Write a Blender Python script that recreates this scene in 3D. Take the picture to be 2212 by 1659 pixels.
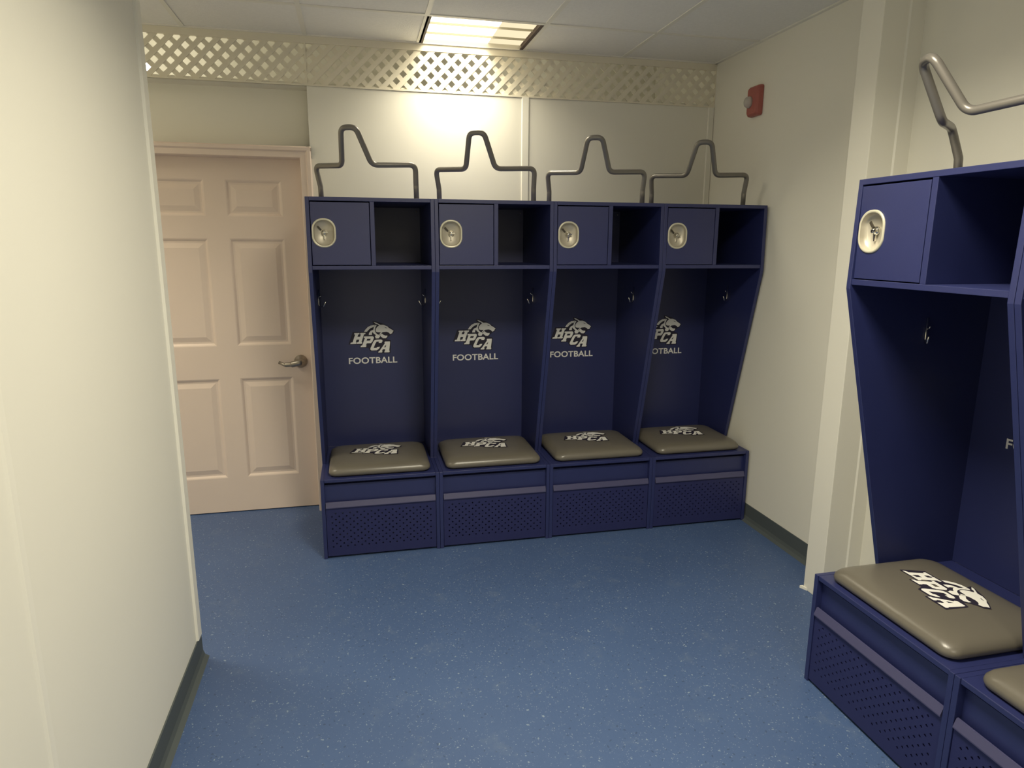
import bpy, bmesh, math, random
from mathutils import Vector, Matrix

for o in list(bpy.data.objects):
    bpy.data.objects.remove(o)
SC = bpy.context.scene
COL = SC.collection

# ---------------------------------------------------------------- camera
FPX = 1457.6
cam_d = bpy.data.cameras.new('camera')
cam_d.sensor_fit = 'HORIZONTAL'
cam_d.sensor_width = 36.0
cam_d.lens = FPX / 2212.0 * 36.0
cam_d.clip_start = 0.02
cam = bpy.data.objects.new('camera', cam_d)
COL.objects.link(cam)
RGT = Vector((0.97487421, -0.22269269, 0.00531344))
UPV = Vector((0.04051702, 0.20072435, 0.97880954))
FWD = Vector((0.21904027, 0.95400089, -0.20470384))
M = Matrix((RGT, UPV, -FWD)).transposed().to_4x4()
M.translation = Vector((0.2213, -3.403, 1.6263))
cam.matrix_world = M
SC.camera = cam

# ---------------------------------------------------------------- view, world
SC.view_settings.view_transform = 'Standard'
SC.view_settings.look = 'None'
SC.view_settings.gamma = 1.0
SC.view_settings.use_curve_mapping = False
SC.view_settings.exposure = 0.30
world = bpy.data.worlds.new('world')
SC.world = world
world.use_nodes = True
world.node_tree.nodes['Background'].inputs[0].default_value = (0.9, 0.85, 0.7, 1)
world.node_tree.nodes['Background'].inputs[1].default_value = 0.02

LAMP_COL = (1.0, 0.92, 0.72)
LAMP_FRONT_W = 14.0     # fixture over the middle of the room (above and behind the frame)
LAMP_NEAR_W = 37.0      # fixture above the top edge of the photo
LAMP_BACK_W = 7.0       # fixture seen in the photograph, only part of it is lit
PLENUM_W = 3.0
LAMP_ALCOVE_W = 9.0    # fixture in the passage to the left, hidden by the near left wall

# ---------------------------------------------------------------- room sizes
XR = 2.455      # right wall
XL = -0.44      # near left wall face
XA = -1.90      # alcove left wall
YB = 0.70       # back wall face
YD = 0.83       # wall over the door
YN = -5.2       # wall behind the camera
YE = -0.778      # end of near left wall
ZC = 2.72       # ceiling
ZL = 2.462      # underside of the lattice
W = 0.61

# ================================================================ materials
def new_mat(name):
    m = bpy.data.materials.new(name)
    m.use_nodes = True
    return m, m.node_tree.nodes, m.node_tree.links, m.node_tree.nodes['Principled BSDF']

def simple(name, col, rough=0.5, metal=0.0, bump=0.0, bscale=200.0, var=0.0, vscale=4.0, spec=0.5, coat=0.0):
    m, N, L, P = new_mat(name)
    P.inputs['Base Color'].default_value = (*col, 1)
    P.inputs['Roughness'].default_value = rough
    P.inputs['Metallic'].default_value = metal
    P.inputs['Specular IOR Level'].default_value = spec
    P.inputs['Coat Weight'].default_value = coat
    tc = N.new('ShaderNodeTexCoord')
    if bump:
        nz = N.new('ShaderNodeTexNoise'); nz.inputs['Scale'].default_value = bscale
        nz.inputs['Detail'].default_value = 4
        L.new(tc.outputs['Object'], nz.inputs['Vector'])
        bp = N.new('ShaderNodeBump'); bp.inputs['Strength'].default_value = bump
        bp.inputs['Distance'].default_value = 0.002
        L.new(nz.outputs['Fac'], bp.inputs['Height'])
        L.new(bp.outputs['Normal'], P.inputs['Normal'])
    if var:
        n2 = N.new('ShaderNodeTexNoise'); n2.inputs['Scale'].default_value = vscale
        n2.inputs['Detail'].default_value = 3
        L.new(tc.outputs['Object'], n2.inputs['Vector'])
        mx = N.new('ShaderNodeMix'); mx.data_type = 'RGBA'
        mx.inputs[6].default_value = (*[c * (1 - var) for c in col], 1)
        mx.inputs[7].default_value = (*[min(1, c * (1 + var)) for c in col], 1)
        L.new(n2.outputs['Fac'], mx.inputs[0])
        L.new(mx.outputs[2], P.inputs['Base Color'])
    return m

MAT = {}
MAT['wall'] = simple('cream_wall_panel', (0.84, 0.82, 0.73), 0.55, bump=0.06, bscale=120, var=0.015, vscale=2)
MAT['trim'] = simple('cream_trim', (0.87, 0.85, 0.76), 0.45)
MAT['ceiling'] = simple('ceiling_tile', (0.90, 0.89, 0.84), 0.95, bump=0.5, bscale=160, var=0.05, vscale=60)
MAT['tbar'] = simple('ceiling_grid_metal', (0.86, 0.84, 0.75), 0.5)
MAT['base'] = simple('grey_rubber_baseboard', (0.080, 0.095, 0.098), 0.6, var=0.05)
MAT['door'] = simple('beige_door_paint', (0.83, 0.69, 0.595), 0.5, var=0.02, vscale=3, bump=0.03, bscale=90)
MAT['lattice'] = simple('cream_lattice_vinyl', (0.82, 0.77, 0.63), 0.5)
MAT['navy'] = simple('navy_locker_panel', (0.020, 0.027, 0.115), 0.42, bump=0.12, bscale=500, var=0.06, vscale=9, spec=0.75)
MAT['navy_dark'] = simple('navy_locker_mesh', (0.020, 0.024, 0.105), 0.5)
MAT['lip'] = simple('sheen_toned_drawer_lip', (0.068, 0.068, 0.150), 0.38)  # paler than the panels: ceiling light's sheen put into the colour
MAT['cushion'] = simple('taupe_vinyl', (0.145, 0.132, 0.108), 0.30, bump=0.10, bscale=700, spec=0.6)
MAT['white'] = simple('white_print', (0.94, 0.93, 0.89), 0.5)
MAT['outline'] = simple('dark_print_outline', (0.02, 0.016, 0.035), 0.6)
MAT['tube'] = simple('grey_painted_tube', (0.23, 0.215, 0.195), 0.34, metal=0.4)
MAT['chrome'] = simple('chrome', (0.75, 0.73, 0.68), 0.16, metal=1.0)
MAT['cup'] = simple('satin_latch_cup', (0.56, 0.52, 0.43), 0.46, metal=0.5)
MAT['rim'] = simple('cream_latch_rim', (0.66, 0.63, 0.50), 0.35, metal=0.25)
MAT['slot'] = simple('dark_slot', (0.05, 0.042, 0.03), 0.6)
MAT['nickel'] = simple('brushed_nickel', (0.34, 0.31, 0.27), 0.34, metal=0.85)
MAT['red'] = simple('red_alarm_plastic', (0.40, 0.115, 0.095), 0.45)
MAT['fixture'] = simple('fixture_white_metal', (0.75, 0.72, 0.6), 0.4)
MAT['blade'] = simple('dull_louvre_blade', (0.50, 0.47, 0.36), 0.6)
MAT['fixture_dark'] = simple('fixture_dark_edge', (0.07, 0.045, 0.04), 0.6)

def clear_mat():
    m, N, L, P = new_mat('clear_strobe_lens')
    P.inputs['Base Color'].default_value = (0.85, 0.85, 0.8, 1)
    P.inputs['Roughness'].default_value = 0.12
    P.inputs['Transmission Weight'].default_value = 0.5
    return m
MAT['lens'] = clear_mat()

def emit(name, col, s):
    m = bpy.data.materials.new(name); m.use_nodes = True
    N = m.node_tree.nodes; L = m.node_tree.links
    for n in list(N): N.remove(n)
    e = N.new('ShaderNodeEmission'); e.inputs[0].default_value = (*col, 1); e.inputs[1].default_value = s
    o = N.new('ShaderNodeOutputMaterial'); L.new(e.outputs[0], o.inputs[0])
    return m
MAT['lit'] = emit('lit_diffuser', (1.0, 0.88, 0.64), 3.6)
MAT['half'] = emit('dim_diffuser', (1.0, 0.84, 0.55), 0.85)
MAT['bulb'] = emit('lit_bulb', (1.0, 0.92, 0.8), 9.0)

def floor_mat():
    m, N, L, P = new_mat('blue_rubber_floor')
    tc = N.new('ShaderNodeTexCoord')
    base = N.new('ShaderNodeTexNoise'); base.inputs['Scale'].default_value = 2.2; base.inputs['Detail'].default_value = 5
    L.new(tc.outputs['Object'], base.inputs['Vector'])
    mx = N.new('ShaderNodeMix'); mx.data_type = 'RGBA'
    mx.inputs[6].default_value = (0.054, 0.096, 0.218, 1)
    mx.inputs[7].default_value = (0.072, 0.126, 0.270, 1)
    L.new(base.outputs['Fac'], mx.inputs[0])
    # pale flecks, many small curls and a few chips
    warp = N.new('ShaderNodeTexNoise'); warp.inputs['Scale'].default_value = 60
    L.new(tc.outputs['Object'], warp.inputs['Vector'])
    add = N.new('ShaderNodeMixRGB'); add.blend_type = 'ADD'; add.inputs[0].default_value = 0.022
    L.new(tc.outputs['Object'], add.inputs[1]); L.new(warp.outputs['Color'], add.inputs[2])
    last = mx.outputs[2]
    for sc_, thr, pick, col in ((48, 0.17, 0.72, (0.21, 0.28, 0.38, 1)), (140, 0.26, 0.72, (0.19, 0.25, 0.36, 1)), (60, 0.22, 0.80, (0.045, 0.08, 0.17, 1))):
        v = N.new('ShaderNodeTexVoronoi'); v.inputs['Scale'].default_value = sc_
        L.new(add.outputs[0], v.inputs['Vector'])
        lt = N.new('ShaderNodeMath'); lt.operation = 'LESS_THAN'; lt.inputs[1].default_value = thr
        L.new(v.outputs['Distance'], lt.inputs[0])
        sp = N.new('ShaderNodeSeparateColor'); L.new(v.outputs['Color'], sp.inputs[0])
        gt = N.new('ShaderNodeMath'); gt.operation = 'GREATER_THAN'; gt.inputs[1].default_value = pick
        L.new(sp.outputs[0], gt.inputs[0])
        mu = N.new('ShaderNodeMath'); mu.operation = 'MULTIPLY'
        L.new(lt.outputs[0], mu.inputs[0]); L.new(gt.outputs[0], mu.inputs[1])
        m2 = N.new('ShaderNodeMix'); m2.data_type = 'RGBA'
        L.new(mu.outputs[0], m2.inputs[0]); L.new(last, m2.inputs[6]); m2.inputs[7].default_value = col
        last = m2.outputs[2]
    # faint scuffed patches
    sc = N.new('ShaderNodeTexNoise'); sc.inputs['Scale'].default_value = 7; sc.inputs['Detail'].default_value = 8; sc.inputs['Roughness'].default_value = 0.7
    L.new(tc.outputs['Object'], sc.inputs['Vector'])
    cr = N.new('ShaderNodeValToRGB'); cr.color_ramp.elements[0].position = 0.56; cr.color_ramp.elements[1].position = 0.85
    cr.color_ramp.elements[0].color = (0, 0, 0, 1); cr.color_ramp.elements[1].color = (0.5, 0.5, 0.5, 1)
    L.new(sc.outputs['Fac'], cr.inputs[0])
    m3 = N.new('ShaderNodeMix'); m3.data_type = 'RGBA'
    L.new(cr.outputs[0], m3.inputs[0]); L.new(last, m3.inputs[6]); m3.inputs[7].default_value = (0.17, 0.22, 0.30, 1)
    L.new(m3.outputs[2], P.inputs['Base Color'])
    P.inputs['Roughness'].default_value = 0.5
    bz = N.new('ShaderNodeTexNoise'); bz.inputs['Scale'].default_value = 180; bz.inputs['Detail'].default_value = 3
    L.new(tc.outputs['Object'], bz.inputs['Vector'])
    b = N.new('ShaderNodeBump'); b.inputs['Strength'].default_value = 0.35; b.inputs['Distance'].default_value = 0.002
    L.new(bz.outputs['Fac'], b.inputs['Height']); L.new(b.outputs['Normal'], P.inputs['Normal'])
    return m
MAT['floor'] = floor_mat()

# ================================================================ mesh helpers
class MB:
    """collects shapes into one mesh"""
    def __init__(self):
        self.v = []; self.f = []; self.mi = []; self.sm = []
    def add(self, vs, fs, mi=0, smooth=False):
        o = len(self.v)
        self.v += [tuple(p) for p in vs]
        for f in fs:
            self.f.append([o + i for i in f]); self.mi.append(mi); self.sm.append(smooth)
        return self
    def box(self, x0, x1, y0, y1, z0, z1, mi=0):
        vs = [(x, y, z) for x in (x0, x1) for y in (y0, y1) for z in (z0, z1)]
        fs = [(0, 1, 3, 2), (4, 6, 7, 5), (0, 4, 5, 1), (2, 3, 7, 6), (0, 2, 6, 4), (1, 5, 7, 3)]
        return self.add(vs, fs, mi)
    def prism(self, pts, axis, a0, a1, mi=0):
        """pts: 2d outline; extruded along axis ('x': pts=(y,z), 'y': pts=(x,z), 'z': pts=(x,y))"""
        def P(p, a):
            return {'x': (a, p[0], p[1]), 'y': (p[0], a, p[1]), 'z': (p[0], p[1], a)}[axis]
        n = len(pts)
        vs = [P(p, a0) for p in pts] + [P(p, a1) for p in pts]
        fs = [list(range(n - 1, -1, -1)), list(range(n, 2 * n))]
        fs += [(i, (i + 1) % n, n + (i + 1) % n, n + i) for i in range(n)]
        return self.add(vs, fs, mi)
    def loft(self, rings, mi=0, smooth=True, cap0=True, cap1=True):
        n = len(rings[0]); vs = [p for r in rings for p in r]; fs = []
        for k in range(len(rings) - 1):
            for i in range(n):
                j = (i + 1) % n
                fs.append((k * n + i, k * n + j, (k + 1) * n + j, (k + 1) * n + i))
        self.add(vs, fs, mi, smooth)
        if cap0: self.add(rings[0], [list(range(n - 1, -1, -1))], mi, smooth)
        if cap1: self.add(rings[-1], [list(range(n))], mi, smooth)
        return self
    def tube(self, path, r, n=14, mi=0):
        path = [Vector(p) for p in path]
        T = []
        for i in range(len(path)):
            a = path[max(0, i - 1)]; b = path[min(len(path) - 1, i + 1)]
            T.append((b - a).normalized())
        up = Vector((0, 0, 1)) if abs(T[0].z) < 0.9 else Vector((1, 0, 0))
        nrm = T[0].cross(up).normalized()
        rings = []
        for i, p in enumerate(path):
            if i:
                q = T[i - 1].rotation_difference(T[i]); nrm = (q @ nrm).normalized()
            bn = T[i].cross(nrm).normalized()
            rr = r[i] if isinstance(r, (list, tuple)) else r
            rings.append([p + (nrm * math.cos(2 * math.pi * k / n) + bn * math.sin(2 * math.pi * k / n)) * rr for k in range(n)])
        return self.loft(rings, mi, True)
    def build(self, name, mats, parent=None, bevel=0.0, seg=2, recalc=True):
        me = bpy.data.meshes.new(name)
        me.from_pydata(self.v, [], self.f)
        bm = bmesh.new(); bm.from_mesh(me)
        bm.faces.ensure_lookup_table()
        for i, f in enumerate(bm.faces):
            f.material_index = self.mi[i]; f.smooth = self.sm[i]
        bmesh.ops.remove_doubles(bm, verts=bm.verts, dist=1e-6)
        if recalc: bmesh.ops.recalc_face_normals(bm, faces=bm.faces)
        bm.to_mesh(me); bm.free()
        if not isinstance(mats, (list, tuple)): mats = [mats]
        for m in mats: me.materials.append(m)
        o = bpy.data.objects.new(name, me); COL.objects.link(o)
        if parent is not None: o.parent = parent
        if bevel:
            md = o.modifiers.new('bevel', 'BEVEL'); md.width = bevel; md.segments = seg
            md.limit_method = 'ANGLE'; md.angle_limit = math.radians(40)
            md.harden_normals = False
        return o

def struct(o, label=None):
    o['kind'] = 'structure'
    if label: o['label'] = label
    return o

def tag(o, label, cat, group=None):
    o['label'] = label; o['category'] = cat
    if group: o['group'] = group
    return o

def empty(name, loc=(0, 0, 0), rz=0.0):
    o = bpy.data.objects.new(name, None); COL.objects.link(o)
    o.location = loc; o.rotation_euler = (0, 0, rz); o.empty_display_size = 0.1
    return o

def children(o):
    return [c for c in bpy.data.objects if c.parent is o]

def copy_tree(o, parent=None):
    c = o.copy(); COL.objects.link(c); c.parent = parent
    for ch in children(o): copy_tree(ch, c)
    return c

def fillet(pts, rad, seg=7):
    pts = [Vector(p) for p in pts]
    out = [pts[0]]
    for i in range(1, len(pts) - 1):
        p0, p, p1 = pts[i - 1], pts[i], pts[i + 1]
        a = (p0 - p); b = (p1 - p)
        ra = rad[i] if isinstance(rad, dict) and i in rad else (rad if not isinstance(rad, dict) else rad.get('d', 0.03))
        half = a.angle(b) / 2
        t = min(ra / math.tan(half), a.length * 0.48, b.length * 0.48)
        A = p + a.normalized() * t; B = p + b.normalized() * t
        for k in range(seg + 1):
            s = k / seg
            out.append(A * (1 - s) ** 2 + p * 2 * s * (1 - s) + B * s * s)
    out.append(pts[-1])
    return out

def fill2d(polys, thick=0.0, offset=0.0):
    """even-odd filled outlines -> (verts, faces) in the xy plane, extruded +-thick/2"""
    cu = bpy.data.curves.new('outline', 'CURVE'); cu.dimensions = '2D'; cu.fill_mode = 'BOTH' if thick else 'FRONT'
    cu.extrude = thick / 2; cu.offset = offset
    for pl in polys:
        sp = cu.splines.new('POLY'); sp.points.add(len(pl) - 1)
        for i, p in enumerate(pl): sp.points[i].co = (p[0], p[1], 0, 1)
        sp.use_cyclic_u = True
    return curve_mesh(cu)

def curve_mesh(cu):
    ob = bpy.data.objects.new('outline', cu); COL.objects.link(ob)
    dg = bpy.context.evaluated_depsgraph_get(); dg.update()
    me = ob.evaluated_get(dg).to_mesh()
    vs = [tuple(v.co) for v in me.vertices]; fs = [tuple(p.vertices) for p in me.polygons]
    bpy.data.objects.remove(ob); bpy.data.curves.remove(cu)
    return vs, fs

def rrect(cx, cy, w, h, r, n=8):
    out = []
    for (sx, sy, a0) in ((1, 1, 0), (-1, 1, 90), (-1, -1, 180), (1, -1, 270)):
        for k in range(n + 1):
            a = math.radians(a0 + 90 * k / n)
            out.append((cx + sx * (w / 2 - r) + r * math.cos(a), cy + sy * (h / 2 - r) + r * math.sin(a)))
    return out

def clip_rect(poly, x0, x1, y0, y1):
    def cl(pl, ins, inter):
        out = []
        for i in range(len(pl)):
            a, b = pl[i - 1], pl[i]
            if ins(b):
                if not ins(a): out.append(inter(a, b))
                out.append(b)
            elif ins(a): out.append(inter(a, b))
        return out
    def ix(v): return lambda a, b: (v, a[1] + (b[1] - a[1]) * (v - a[0]) / (b[0] - a[0]))
    def iy(v): return lambda a, b: (a[0] + (b[0] - a[0]) * (v - a[1]) / (b[1] - a[1]), v)
    for ins, inter in ((lambda p: p[0] >= x0, ix(x0)), (lambda p: p[0] <= x1, ix(x1)), (lambda p: p[1] >= y0, iy(y0)), (lambda p: p[1] <= y1, iy(y1))):
        if not poly: break
        poly = cl(poly, ins, inter)
    return poly

# ================================================================ the setting
struct(MB().box(XA - .1, XR + .1, YN - .1, 1.7, -0.12, 0).build('floor', MAT['floor']))
struct(MB().box(0.0, XR + .1, YB, YB + .08, 0, ZL).build('wall_back', MAT['wall']))
struct(MB().box(XA, 0.0, YD, YD + .08, 0, ZL).build('wall_door_side', MAT['wall']))
struct(MB().box(XR, XR + .1, YN, 1.7, 0, 3.1).build('wall_right', MAT['wall']))
struct(MB().box(XL - .12, XL, YN, YE, 0, ZC).build('wall_left', MAT['wall']))
struct(MB().box(XA - .1, XA, YE - .2, 1.7, 0, 3.1).build('wall_alcove_left', MAT['wall']))
struct(MB().box(XA, XL - .12, YE - .2, YE - .1, 0, ZC).build('wall_alcove_front', MAT['wall']))
struct(MB().box(XL - .12, XR + .1, YN - .1, YN, 0, ZC).build('wall_rear', MAT['wall']))
# space behind the lattice
struct(MB().box(XA, XR, YB + .012, 1.7, ZL, ZL + .02).build('trim_1', MAT['wall']))
struct(MB().box(XA - .1, XR + .1, 1.6, 1.7, 0, 3.1).build('wall_behind_lattice', MAT['wall']))

# fixture openings (x0,x1,y0,y1)
FX1 = (0.622, 1.208, 0.218, 0.690)
FX2 = (0.622, 1.208, -4.662, -4.072)
FX3 = (0.622, 1.208, -2.222, -1.632)
FX4 = (-1.818, -1.232, -0.392, 0.204)
# ceiling with the two openings, tiles and the space above the lattice
mb = MB()
def ring(f):
    return [(f[0], f[2]), (f[1], f[2]), (f[1], f[3]), (f[0], f[3])]
vs, fs = fill2d([[(XA - .1, YN - .1), (XR + .1, YN - .1), (XR + .1, YB + .012), (XA - .1, YB + .012)], ring(FX1), ring(FX2), ring(FX3), ring(FX4)], 0.016)
mb.add([(x, y, ZC + .008 + z) for x, y, z in vs], fs)
struct(mb.build('ceiling', MAT['ceiling']))
struct(MB().box(XA - .1, XR + .1, YN - .1, 1.7, 3.1, 3.15).build('ceiling_deck', MAT['ceiling']))
# T-bar grid
mb = MB()
g = 0.012
for k in range(-3, 5):
    x = W * k + (0.004 if k else 0.004)
    if XA < x < XR: mb.box(x - g, x + g, YN, YB, ZC - .004, ZC + .002)
for y in (0.208, -1.012, -1.622, -2.232, -3.452, -4.062, -4.672):
    if y in (-1.622, -4.062):
        mb.box(W, 2 * W, y - g, y + g, ZC - .0042, ZC + .002)
    else:
        mb.box(XA, XR, y - g, y + g, ZC - .0042, ZC + .002)
struct(mb.build('trim_2', MAT['tbar']))
# wall angle at the ceiling edge
mb = MB()
mb.box(XA, XR, YB - .016, YB + .012, ZC - .006, ZC)
mb.box(XR - .02, XR, YN, YB, ZC - .006, ZC)
mb.box(XL, XL + .02, YN, YE, ZC - .006, ZC)
struct(mb.build('trim_3', MAT['trim']))
# battens on the back wall
def batten(name, x0, x1, z0, z1):
    return struct(MB().prism([(x0, YB), (x0 + .004, YB - .007), (x1 - .004, YB - .007), (x1, YB)], 'z', z0, z1).build(name, MAT['trim']))
batten('trim_4', 1.212, 1.258, 0, ZL)
batten('trim_5', XR - .04, XR, 0, ZL)
# end trim of near left wall
mb = MB()
mb.prism([(XL, YE - .055), (XL + .009, YE - .05), (XL + .009, YE), (XL - .129, YE + .008), (XL - .129, YE), (XL, YE)], 'z', 0.105, ZC)
struct(mb.build('trim_6', MAT['trim']))
# seam batten on near left wall
struct(MB().prism([(XL, -2.012), (XL + .004, -2.004), (XL + .004, -1.984), (XL, -1.976)], 'z', 0.0, ZC).build('trim_7', MAT['trim']))
# pilaster at right wall
PX, PY0, PY1 = 2.27, -0.925, -0.80
mb = MB().box(PX, XR, PY0, PY1, 0, ZC)
struct(mb.build('wall_pilaster', MAT['trim'], bevel=.003))
struct(MB().prism([(2.385, PY0), (2.39, PY0 - .007), (XR, PY0 - .007), (XR, PY0)], 'z', 0, ZC).build('trim_8', MAT['trim']))
struct(MB().prism([(PX - .016, PY1 + .006), (PX, PY1 - .03), (PX, PY1 + .006)], 'z', 0, .012).build('trim_9', MAT['trim']))
# baseboards with a coved toe
def cove(name, pts, axis, a0, a1):
    return struct(MB().prism(pts, axis, a0, a1).build(name, MAT['base']))
H = 0.102
cove('baseboard_right', [(XR, H), (XR - .005, H), (XR - .006, .03), (XR - .012, .012), (XR - .03, 0), (XR, 0)], 'y', PY1, 0.62)
cove('baseboard_right_near', [(XR, H), (XR - .005, H), (XR - .006, .03), (XR - .012, .012), (XR - .03, 0), (XR, 0)], 'y', YN, -2.70)
cove('baseboard_left', [(XL, H), (XL + .005, H), (XL + .006, .03), (XL + .012, .012), (XL + .028, 0), (XL, 0)], 'y', YN, YE + .008)

# ================================================================ lattice
def lattice(name, x0, x1, label, phase):
    mb = MB(); P = 0.078; hw = 0.0128
    z0, z1 = ZL, ZC - .006
    zb, zt, zo = z0 + .009, z1 - .036, z0 + .012
    n = int((x1 - x0) / P) + 8
    for layer, s in ((0, 1), (1, -1)):
        ya = YB - .002 + layer * .0045
        for k in range(-6, n + 6):
            c = x0 + phase + k * P
            hx = hw * math.sqrt(2)
            # strip through (c, z0) at 45 degrees
            Lh = z1 - z0
            d0, d1 = z0 - zo, z1 - zo
            pl = [(c - hx + s * d0, z0), (c + hx + s * d0, z0), (c + hx + s * d1, z1), (c - hx + s * d1, z1)]
            pl = clip_rect(pl, x0, x1, z0, z1)
            if len(pl) >= 3: mb.prism(pl, 'y', ya, ya + .0045)
    mb.box(x0, x1, YB - .006, YB + .010, z0, zb)
    mb.box(x0, x1, YB - .006, YB + .010, zt, z1)
    mb.box(x0, x0 + .005, YB - .005, YB + .010, z0, z1)
    mb.box(x1 - .005, x1, YB - .005, YB + .010, z0, z1)
    o = mb.build(name, MAT['lattice'])
    tag(o, label, 'lattice panel', 'lattice panels under the ceiling')
    return o
lattice('lattice_panel', 0.0, XR, 'long cream lattice panel above the four lockers, beside the ceiling light', 0.02)
lattice('lattice_panel', XA, 0.0, 'shadowed cream lattice panel above the beige door', 0.013)

# ================================================================ door
def door_panel_face(mb, x0, x1, z0, z1, cols, rows, y):
    """cols, rows: lists of (a,b) panel spans; face looks toward -y"""
    xs = sorted({x0, x1, *[v for c in cols for v in c]}); zs = sorted({z0, z1, *[v for r in rows for v in r]})
    steps = [(0, 0), (.006, .002), (.016, .009), (.026, .009), (.050, .003), (.054, .002)]
    for i in range(len(xs) - 1):
        for j in range(len(zs) - 1):
            a, b, c, d = xs[i], xs[i + 1], zs[j], zs[j + 1]
            if any(abs(a - q[0]) < 1e-6 and abs(b - q[1]) < 1e-6 for q in cols) and any(abs(c - q[0]) < 1e-6 and abs(d - q[1]) < 1e-6 for q in rows):
                rings = []
                for ins, dep in steps:
                    rings.append([(a + ins, y + dep, c + ins), (b - ins, y + dep, c + ins), (b - ins, y + dep, d - ins), (a + ins, y + dep, d - ins)])
                mb.loft(rings, 0, False, cap0=False, cap1=True)
            else:
                mb.add([(a, y, c), (b, y, c), (b, y, d), (a, y, d)], [(0, 1, 2, 3)])

door = empty('door_1', (-.52, .77, 0)); door['kind'] = 'structure'
door['label'] = 'beige six-panel door with a lever handle'
ox = .52; oy = -.77
DX0, DX1, DZ1, DY = -.985, -.062, 2.09, .77
mb = MB()
door_panel_face(mb, DX0, DX1, .006, DZ1, [(-.885, -.583), (-.471, -.171)], [(.222, .834), (1.028, 1.642), (1.765, 1.964)], DY)
mb.add([(DX0, DY, .006), (DX1, DY, .006), (DX1, DY + .04, .006), (DX0, DY + .04, .006)], [(0, 1, 2, 3)])
mb.add([(DX0, DY, DZ1), (DX1, DY, DZ1), (DX1, DY + .04, DZ1), (DX0, DY + .04, DZ1)], [(0, 1, 2, 3)])
mb.add([(DX1, DY, .006), (DX1, DY, DZ1), (DX1, DY + .04, DZ1), (DX1, DY + .04, .006)], [(0, 1, 2, 3)])
mb.add([(DX0, DY, .006), (DX0, DY, DZ1), (DX0, DY + .04, DZ1), (DX0, DY + .04, .006)], [(0, 1, 2, 3)])
mb.add([(DX0, DY + .04, .006), (DX0, DY + .04, DZ1), (DX1, DY + .04, DZ1), (DX1, DY + .04, .006)], [(0, 1, 2, 3)])
mb.v = [(x + ox, y + oy, z) for x, y, z in mb.v]
mb.build('door_slab', MAT['door'], door, recalc=True)
# casing with stepped profile
mb = MB()
CP = [(0, .676), (.006, .670), (.022, .672), (.030, .680), (.058, .682), (.062, .69)]   # outer edge -> inner edge
def jamb(mb, xo, s):
    pts = [(xo + s * d, y) for d, y in CP] + [(xo + s * .062, DY + .05), (xo, DY + .05)]
    mb.prism(pts, 'z', 0, 2.142)
jamb(mb, .0055, -1)
jamb(mb, -1.053, 1)
pts = [(y, 2.142 - d) for d, y in CP] + [(DY + .05, 2.142 - .062), (DY + .05, 2.142)]
mb.prism(pts, 'x', -1.053, .0055)
mb.v = [(x + ox, y + oy, z) for x, y, z in mb.v]
mb.build('door_casing', MAT['door'], door)
# lever handle
hx, hz = -.121 + ox, .925
mb = MB()
rose = []
for yy, rr in ((0, .038), (-.006, .039), (-.013, .036), (-.022, .027), (-.034, .020), (-.05, .018)):
    rose.append([(hx + rr * math.cos(2 * math.pi * k / 24), yy, hz + rr * math.sin(2 * math.pi * k / 24)) for k in range(24)])
mb.loft(rose)
lev = fillet([(hx + .004, -.046, hz), (hx, -.060, hz), (hx - .05, -.062, hz - .008), (hx - .088, -.058, hz - .010), (hx - .120, -.046, hz + .004)], .02)
mb.tube(lev, [.023 - .014 * k / (len(lev) - 1) for k in range(len(lev))])
mb.build('lever_handle', MAT['nickel'], door)
bpy.context.view_layer.update()

# ================================================================ emblem artwork (unit: pixels of a 1110 wide drawing)
ART = [
 [(560,668),(690,668),(682,702),(655,706),(634,765),(700,765),(722,706),(700,702),(710,668),(842,668),(830,702),(800,708),(730,905),(748,912),(735,950),(600,950),(612,912),(655,905),(680,838),(610,838),(585,905),(602,912),(590,950),(445,950),(458,914),(508,905),(577,706),(552,702)],
 [(800,760),(1020,760),(1046,785),(1044,815),(1005,905),(965,940),(862,940),(842,985),(852,1000),(838,1037),(698,1037),(712,1000),(745,990),(822,800),(790,796)],
 [(878,822),(968,822),(945,872),(858,872)],
 [(1105,853),(1225,848),(1262,868),(1262,900),(1238,938),(1162,938),(1175,905),(1112,903),(1078,960),(1030,1066),(1100,1068),(1128,1042),(1194,1038),(1168,1090),(1112,1130),(975,1132),(945,1102),(955,1060),(1030,905),(1065,865)],
 [(1325,905),(1452,905),(1455,940),(1428,1148),(1442,1155),(1430,1192),(1300,1192),(1310,1152),(1320,1145),(1324,1108),(1266,1108),(1242,1150),(1256,1156),(1242,1192),(1143,1192),(1158,1154),(1180,1147),(1322,950),(1310,940)],
 [(1356,985),(1338,1056),(1296,1056)],
 # head
 [(1055,390),(1110,402),(1222,468),(1300,468),(1392,506),(1442,556),(1500,590),(1557,632),(1532,658),(1518,694),(1466,714),(1428,672),(1372,652),(1275,660),(1232,692),(1212,728),(1180,716),(1232,664),(1150,660),(1110,648),(1098,612),(1106,568),(1140,520),(1188,486),(1150,452),(1108,446)],
 # jaw
 [(1250,690),(1300,735),(1350,752),(1392,748),(1388,788),(1348,822),(1285,820),(1222,772),(1206,735),(1226,720)],
 # neck and cheek
 [(1090,468),(1128,482),(1096,530),(1078,600),(1092,660),(1130,706),(1196,736),(1210,762),(1186,796),(1170,820),(1096,820),(1076,770),(1100,732),(1046,690),(1018,648),(1000,690),(1002,724),(920,724),(928,676),(972,618),(1040,590),(1058,520)],
 # crest
 [(806,640),(836,588),(900,520),(980,480),(1084,464),(1052,520),(980,544),(922,590),(876,640)],
]
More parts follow.
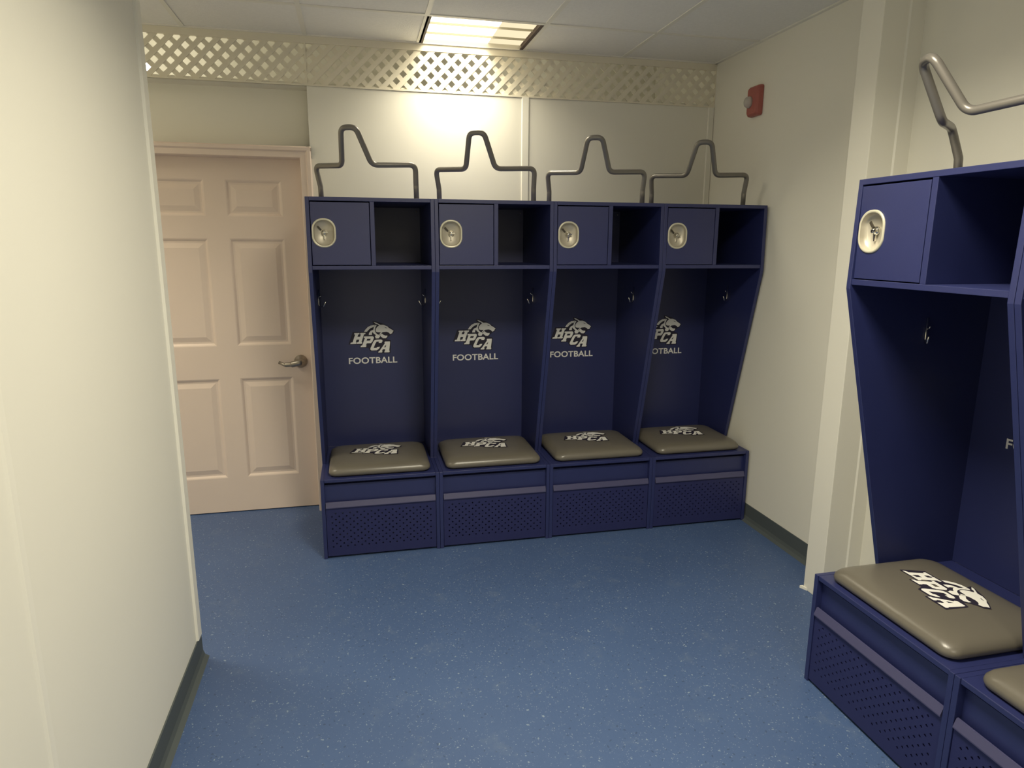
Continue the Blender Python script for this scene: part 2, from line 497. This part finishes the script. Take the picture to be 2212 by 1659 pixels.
OUT = [(400,960),(520,640),(800,640),(880,520),(1040,452),(1030,372),(1110,380),(1310,448),(1470,545),(1580,630),(1540,710),(1480,735),(1410,790),(1370,845),(1480,880),(1480,950),(1460,1215),(1120,1215),(1130,1155),(940,1155),(900,1060),(680,1060),(690,975)]

def emblem(name, plane, cx, cz, s, parent, mats, eps=0.0012, outline=True):
    """plane(u,v,w)->xyz ; u right, v up, w off the surface"""
    mb = MB()
    flip = [[((p[0] - 1000) * s + cx, (800 - p[1]) * s + cz) for p in pl] for pl in ART]
    if outline:
        o = [((p[0] - 1000) * s + cx, (800 - p[1]) * s + cz) for p in OUT]
        vs, fs = fill2d([o]); mb.add([plane(x, y, eps * .5) for x, y, z in vs], fs, 1)
    # letters with counters, then the head pieces one by one
    sets = [[flip[0]], [flip[1], flip[2]], [flip[3]], [flip[4], flip[5]], [flip[9]], [flip[8]], [flip[7]], [flip[6]]]
    for k, pls in enumerate(sets):
        vs, fs = fill2d(pls); mb.add([plane(x, y, eps + .0001 * k) for x, y, z in vs], fs, 0)
    # eye
    e = [((p[0] - 1000) * s + cx, (800 - p[1]) * s + cz) for p in [(1322, 530), (1385, 548), (1400, 560), (1350, 552)]]
    vs, fs = fill2d([e]); mb.add([plane(x, y, eps + .0012) for x, y, z in vs], fs, 1)
    return mb.build(name, mats, parent, recalc=False)

# ================================================================ locker
def make_locker():
    root = empty('sports_locker')
    NV = MAT['navy']; t = .0185; D = .61
    prof = [(D, 0), (0, 0), (0, .434), (.262, .434), (.004, 1.482), (.004, 1.5), (.012, 1.835), (D, 1.835)]
    for x0 in (0.0006, W - t - .0006):
        MB().prism(prof, 'x', x0, x0 + t).build('side_panel', NV, root, bevel=.0015)
    a, b = t + .0006, W - t - .0006
    MB().box(a, b, .010, D, 1.817, 1.835).build('top_panel', NV, root, bevel=.0012)
    bk = MB().box(a, b, .592, .606, .434, 1.817).build('back_panel', NV, root)
    MB().box(a, b, .008, .592, 1.495, 1.5135).build('shelf', NV, root, bevel=.0012)
    MB().box(.299, .320, .011, .592, 1.5135, 1.817).build('divider', NV, root, bevel=.0012)
    # small bolt seen at the back of the open compartment
    mb = MB()
    for bx, bz in ((.555, 1.787), (.573, 1.797)):
        r_ = .0045 if bx > .56 else .003
        mb.loft([[(bx + r * math.cos(k * math.pi / 5), .592 - d, bz + r * math.sin(k * math.pi / 5)) for k in range(10)] for r, d in ((r_, 0), (r_ * .9, .004), (r_ * .5, .006))])
    mb.build('mounting_bolt', MAT['chrome'], bk)
    # lockable door of the small compartment with an opening for the latch cup
    LX, LZ = .081, 1.668
    hole = rrect(LX, LZ, .096, .120, .044, 8)
    dx0, dx1, dz0, dz1 = .0225, .2955, 1.517, 1.8115
    vs, fs = fill2d([[(dx0, dz0), (dx1, dz0), (dx1, dz1), (dx0, dz1)], hole], .010)
    mb = MB().add([(x, .0165 + z, y) for x, y, z in vs], fs)
    ld = mb.build('compartment_door', NV, root, bevel=.001)
    # latch: rim, dished cup, slot, knob
    mb = MB()
    prof_ = [(.112, .137, .0115), (.111, .136, .0085), (.104, .129, .0065), (.096, .120, .0085), (.092, .116, .020), (.084, .108, .030)]
    mb.loft([[(x, y, z) for x, z in rrect(LX, LZ, w, h, min(w, h) * .46, 8)] for w, h, y in prof_[:4]], cap0=False, cap1=False)
    rim = mb.build('latch_rim', MAT['rim'], ld)
    mb = MB()
    mb.loft([[(x, y, z) for x, z in rrect(LX, LZ, w, h, min(w, h) * .46, 8)] for w, h, y in prof_[3:]], cap0=False, cap1=True)
    mb.build('latch_cup', MAT['cup'], ld)
    mb = MB()
    c, s_ = math.cos(math.radians(-48)), math.sin(math.radians(-48))
    def rot(u, v): return (LX - .021 + u * c - v * s_, LZ + .022 + u * s_ + v * c)
    mb.prism([rot(*p) for p in ((-.012, -.004), (.012, -.004), (.012, .004), (-.012, .004))], 'y', .026, .0305)
    mb.build('latch_slot', MAT['slot'], ld)
    mb = MB()
    mb.loft([[(LX + .002 + r * math.cos(k * math.pi / 9), y, LZ + .002 + r * math.sin(k * math.pi / 9)) for k in range(18)] for r, y in ((.015, .030), (.0145, .024), (.009, .021), (.008, .014), (.0085, .012), (.004, .0105))])
    mb.prism([(LX - .004, LZ - .004), (LX + .007, LZ - .004), (LX + .004, LZ - .030), (LX - .001, LZ - .030)], 'y', .022, .0295)
    mb.box(LX - .001, LX + .018, .010, .020, LZ + .000, LZ + .006)
    mb.build('latch_knob', MAT['chrome'], ld)
    # artwork on the back panel
    s = 2.256e-4
    pl = lambda u, v, w: (u, .592 - w, v)
    emblem('emblem', pl, .161 + (1000 - 391) * s, .964 - (800 + 17 - 1330) * s, s, bk, [MAT['white'], MAT['outline']])
    cu = bpy.data.curves.new('word', 'FONT'); cu.body = 'FOOTBALL'; cu.size = 1.0; cu.fill_mode = 'FRONT'; cu.offset = 0.022; cu.space_character = 1.04
    vs, fs = curve_mesh(cu)
    x0 = min(v[0] for v in vs); x1 = max(v[0] for v in vs); y0 = min(v[1] for v in vs); y1 = max(v[1] for v in vs)
    kx = .279 / (x1 - x0); ky = .0375 / (y1 - y0)
    MB().add([(.161 + (x - x0) * kx, .5905, .928 + (y - y0) * ky) for x, y, z in vs], fs).build('lettering', MAT['white'], bk, recalc=False)
    # coat hooks on both side panels
    for sd in (0, 1):
        wx = b if sd else a
        q = -1 if sd else 1
        mb = MB()
        mb.tube(fillet([(wx + q * .003, .33, 1.378), (wx + q * .004, .33, 1.300), (wx + q * .012, .324, 1.287), (wx + q * .028, .314, 1.292), (wx + q * .042, .306, 1.318)], .012), [.0042] * 3 + [.0034] * 40, 8)
        mb.tube(fillet([(wx + q * .003, .33, 1.338), (wx + q * .014, .33, 1.342), (wx + q * .018, .33, 1.350)], .008), .0022, 8)
        mb.build('coat_hook', MAT['chrome'], root)
    # seat box
    MB().box(a, b, .003, .592, .416, .434).build('seat_lid', NV, root, bevel=.002)
    mb = MB()
    mb.box(a, b, .026, .038, .290, .398)
    mb.box(a, b, .052, .056, .390, .416)
    mb.box(a, b, .038, .056, .386, .390)
    mb.build('upper_front_panel', NV, root)
    # perforated lower front panel, diamond holes in offset rows
    x0, x1, z0, z1 = a + .002, b - .002, .012, .283
    holes = []
    px, pz = .0365, .0335
    k = 0
    zz = .063
    while zz < .262:
        off = 0 if k % 2 == 0 else px / 2
        xx = .050 + off
        while xx < W - .045:
            r = .0054
            holes.append([(xx - r, zz), (xx, zz - r), (xx + r, zz), (xx, zz + r)])
            xx += px
        zz += pz / 2; k += 1
    vs, fs = fill2d([[(x0, z0), (x1, z0), (x1, z1), (x0, z1)]] + holes, .008)
    lp = MB().add([(x, .008 + z, y) for x, y, z in vs], fs).build('perforated_front_panel', MAT['navy_dark'], root)
    mb = MB().prism([(.012, .309), (.006, .309), (-.004, .283), (-.004, .279), (.012, .279)], 'x', a + .003, b - .003)
    o = mb.build('pull_lip', MAT['lip'], lp); o['label'] = 'lip along the top of the perforated panel, lamp sheen in its paler colour'
    # cushion
    rings = []
    CXc, CYc, CW, CD = .306, .240, .528, .436
    for ins, z, rr in ((.016, .4345, .035), (.004, .442, .042), (.0, .452, .045), (.002, .463, .046), (.009, .474, .05), (.022, .483, .055), (.045, .4905, .065), (.08, .495, .075), (.13, .498, .08), (.17, .4995, .045)):
        pts = rrect(CXc, CYc, CW - 2 * ins, CD - 2 * ins, min(rr, (CD - 2 * ins) * .48), 8)
        rings.append([(x, y, z) for x, y in pts])
    mb = MB().loft(rings)
    cs = mb.build('seat_cushion', MAT['cushion'], root)
    s2 = 2.45e-4
    pl = lambda u, v, w: (u, v, .4995 + w - .02 * max(0, math.hypot((u - CXc) * .8, v - CYc) - .06) ** 1.2)
    emblem('emblem', pl, .158 + (1000 - 445) * s2, .229 + (950 - 800) * s2, s2, cs, [MAT['white'], MAT['outline']], eps=.0012)
    # bent tube rack for helmet and shoulder pads on top
    mid = Vector((.300, .237, 0)); e = Vector((.9285, -.3714, 0)); n = Vector((-.3714, -.9285, 0))
    def R3(a_, b_, z): 
        p = mid + e * a_ + n * b_; return (p.x, p.y, z)
    path = [R3(-.254, 0, 1.835), R3(-.254, .004, 1.905), R3(-.262, .034, 2.002), R3(-.076, .140, 1.992), R3(-.036, .232, 2.152), R3(.036, .232, 2.152), R3(.076, .140, 1.992), R3(.262, .034, 2.002), R3(.254, .004, 1.905), R3(.254, 0, 1.835)]
    pth = fillet(path, {'d': .045, 1: .03, 8: .03, 2: .034, 7: .034, 4: .036, 5: .036}, 8)
    mb = MB().tube(pth, .0132, 16)
    for sx in (-.254, .254):
        p = R3(sx, 0, 1.835)
        mb.loft([[(p[0] + r * math.cos(k * math.pi / 8), p[1] + r * math.sin(k * math.pi / 8), z) for k in range(16)] for r, z in ((.018, 1.8355), (.018, 1.839), (.013, 1.841))])
    mb.build('equipment_rack', MAT['tube'], root)
    return root

proto = make_locker()
LAB = ['navy sports locker beside the beige door, leftmost of the four against the back wall',
       'navy sports locker second from the beige door, below the pale wall batten',
       'navy sports locker third from the beige door, right of the pale wall batten',
       'navy sports locker in the corner by the right wall, its printed word half hidden']
for k in range(4):
    o = proto if k == 0 else copy_tree(proto)
    o.location = (W * k, 0, 0)
    tag(o, LAB[k], 'locker', 'navy sports lockers along the back wall')
LAB2 = ['brightly lit blue sports locker nearest the wall pilaster on the right side',
        'blue sports locker cut off by the bottom right corner of the photo']
for k in range(2):
    o = copy_tree(proto)
    o.location = (1.833, -1.41 - W * k, 0); o.rotation_euler = (0, 0, -math.pi / 2)
    tag(o, LAB2[k], 'locker', 'blue sports lockers along the right wall')

# ================================================================ ceiling fixtures
def fixture(fx, label, split, watts, blades, spread=150):
    x0, x1, y0, y1 = fx
    cx, cy = (x0 + x1) / 2, (y0 + y1) / 2
    root = empty('ceiling_light', (cx, cy, ZC))
    tag(root, label, 'ceiling light')
    hx, hy = (x1 - x0) / 2, (y1 - y0) / 2
    mb = MB()
    h = .045
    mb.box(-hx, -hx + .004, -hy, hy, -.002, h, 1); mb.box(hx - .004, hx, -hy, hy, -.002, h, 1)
    mb.box(-hx, hx, -hy, -hy + .004, -.001, h); mb.box(-hx, hx, hy - .004, hy, -.001, h)
    mb.box(-hx, hx, -hy, hy, h, h + .01)
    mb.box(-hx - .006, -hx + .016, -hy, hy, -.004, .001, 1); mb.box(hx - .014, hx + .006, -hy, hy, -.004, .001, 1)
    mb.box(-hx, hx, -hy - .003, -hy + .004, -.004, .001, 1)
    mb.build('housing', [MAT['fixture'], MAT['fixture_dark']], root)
    sx = -hx + (x1 - x0) * split
    MB().box(-hx + .012, sx, -hy + .004, hy - .004, .020, .024).build('lit_diffuser', MAT['lit'], root)
    if split < .99:
        MB().box(sx, hx - .012, -hy + .004, hy - .004, .020, .024).build('dim_diffuser', MAT['half'], root)
    for f in blades:
        yy = -hy + f * 2 * hy
        MB().prism([(yy - .002, .019), (yy + .002, .019), (yy + .0015, .008), (yy - .0015, .008)], 'x', -hx + .017, hx - .015).build('louvre_blade', MAT['blade'], root)
    ld = bpy.data.lights.new('fixture_lamp', 'AREA'); ld.shape = 'RECTANGLE'
    ld.size = sx + hx - .03; ld.size_y = 2 * hy - .02; ld.energy = watts; ld.color = LAMP_COL; ld.spread = math.radians(spread)
    lo = bpy.data.objects.new('fixture_lamp', ld); COL.objects.link(lo); lo.parent = root
    lo.location = ((-hx + .012 + sx) / 2, 0, -.001)
    return root
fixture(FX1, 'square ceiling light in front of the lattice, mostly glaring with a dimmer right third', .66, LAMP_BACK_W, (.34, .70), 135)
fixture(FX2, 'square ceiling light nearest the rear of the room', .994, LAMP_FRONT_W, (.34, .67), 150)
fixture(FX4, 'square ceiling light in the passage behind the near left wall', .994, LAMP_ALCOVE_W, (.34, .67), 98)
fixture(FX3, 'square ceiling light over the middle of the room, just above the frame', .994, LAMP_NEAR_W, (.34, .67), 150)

# lamp in the space behind the lattice
lp = empty('bulkhead_lamp', (-.881, 1.05, 2.579)); tag(lp, 'small glaring lamp behind the left end of the lattice', 'lamp')
mb = MB(); mb.loft([[(r * math.cos(k * math.pi / 8), r * math.sin(k * math.pi / 8), z) for k in range(16)] for r, z in ((.028, -.097), (.028, -.080), (.014, -.070), (.014, -.02))])
mb.build('lamp_base', MAT['fixture'], lp)
mb = MB(); mb.loft([[(r * math.cos(k * math.pi / 8), r * math.sin(k * math.pi / 8), z) for k in range(16)] for r, z in ((.014, -.02), (.024, -.005), (.028, .012), (.024, .03), (.012, .042), (.002, .045))])
mb.build('lamp_bulb', MAT['bulb'], lp)
for px_ in (-.90, 1.3):
    ld = bpy.data.lights.new('plenum_lamp', 'POINT'); ld.energy = PLENUM_W if px_ < 0 else PLENUM_W * .45; ld.color = LAMP_COL; ld.shadow_soft_size = .06
    lo = bpy.data.objects.new('plenum_lamp', ld); COL.objects.link(lo); lo.location = (px_, 1.1, 2.75)

# ================================================================ fire alarm strobe on the right wall
al = empty('fire_alarm_strobe', (XR, .215, 2.41)); tag(al, 'red fire alarm strobe high on the right wall', 'fire alarm')
mb = MB()
rings = []
for dx, w, h in ((0, .112, .160), (-.010, .112, .160), (-.026, .106, .156), (-.038, .090, .136)):
    rings.append([(dx, y, z) for y, z in rrect(0, 0, w, h, .012, 4)])
mb.loft(rings, smooth=False)
mb.build('alarm_body', MAT['red'], al, bevel=.002)
mb = MB(); rings = []
for dx, r in ((-.036, .031), (-.048, .030), (-.060, .024), (-.067, .013), (-.069, .003)):
    rings.append([(dx, .020 + r * math.cos(k * math.pi / 10), -.004 + r * 1.05 * math.sin(k * math.pi / 10)) for k in range(20)])
mb.loft(rings)
o = mb.build('strobe_lens', MAT['lens'], al); o['label'] = 'clear domed strobe lens'
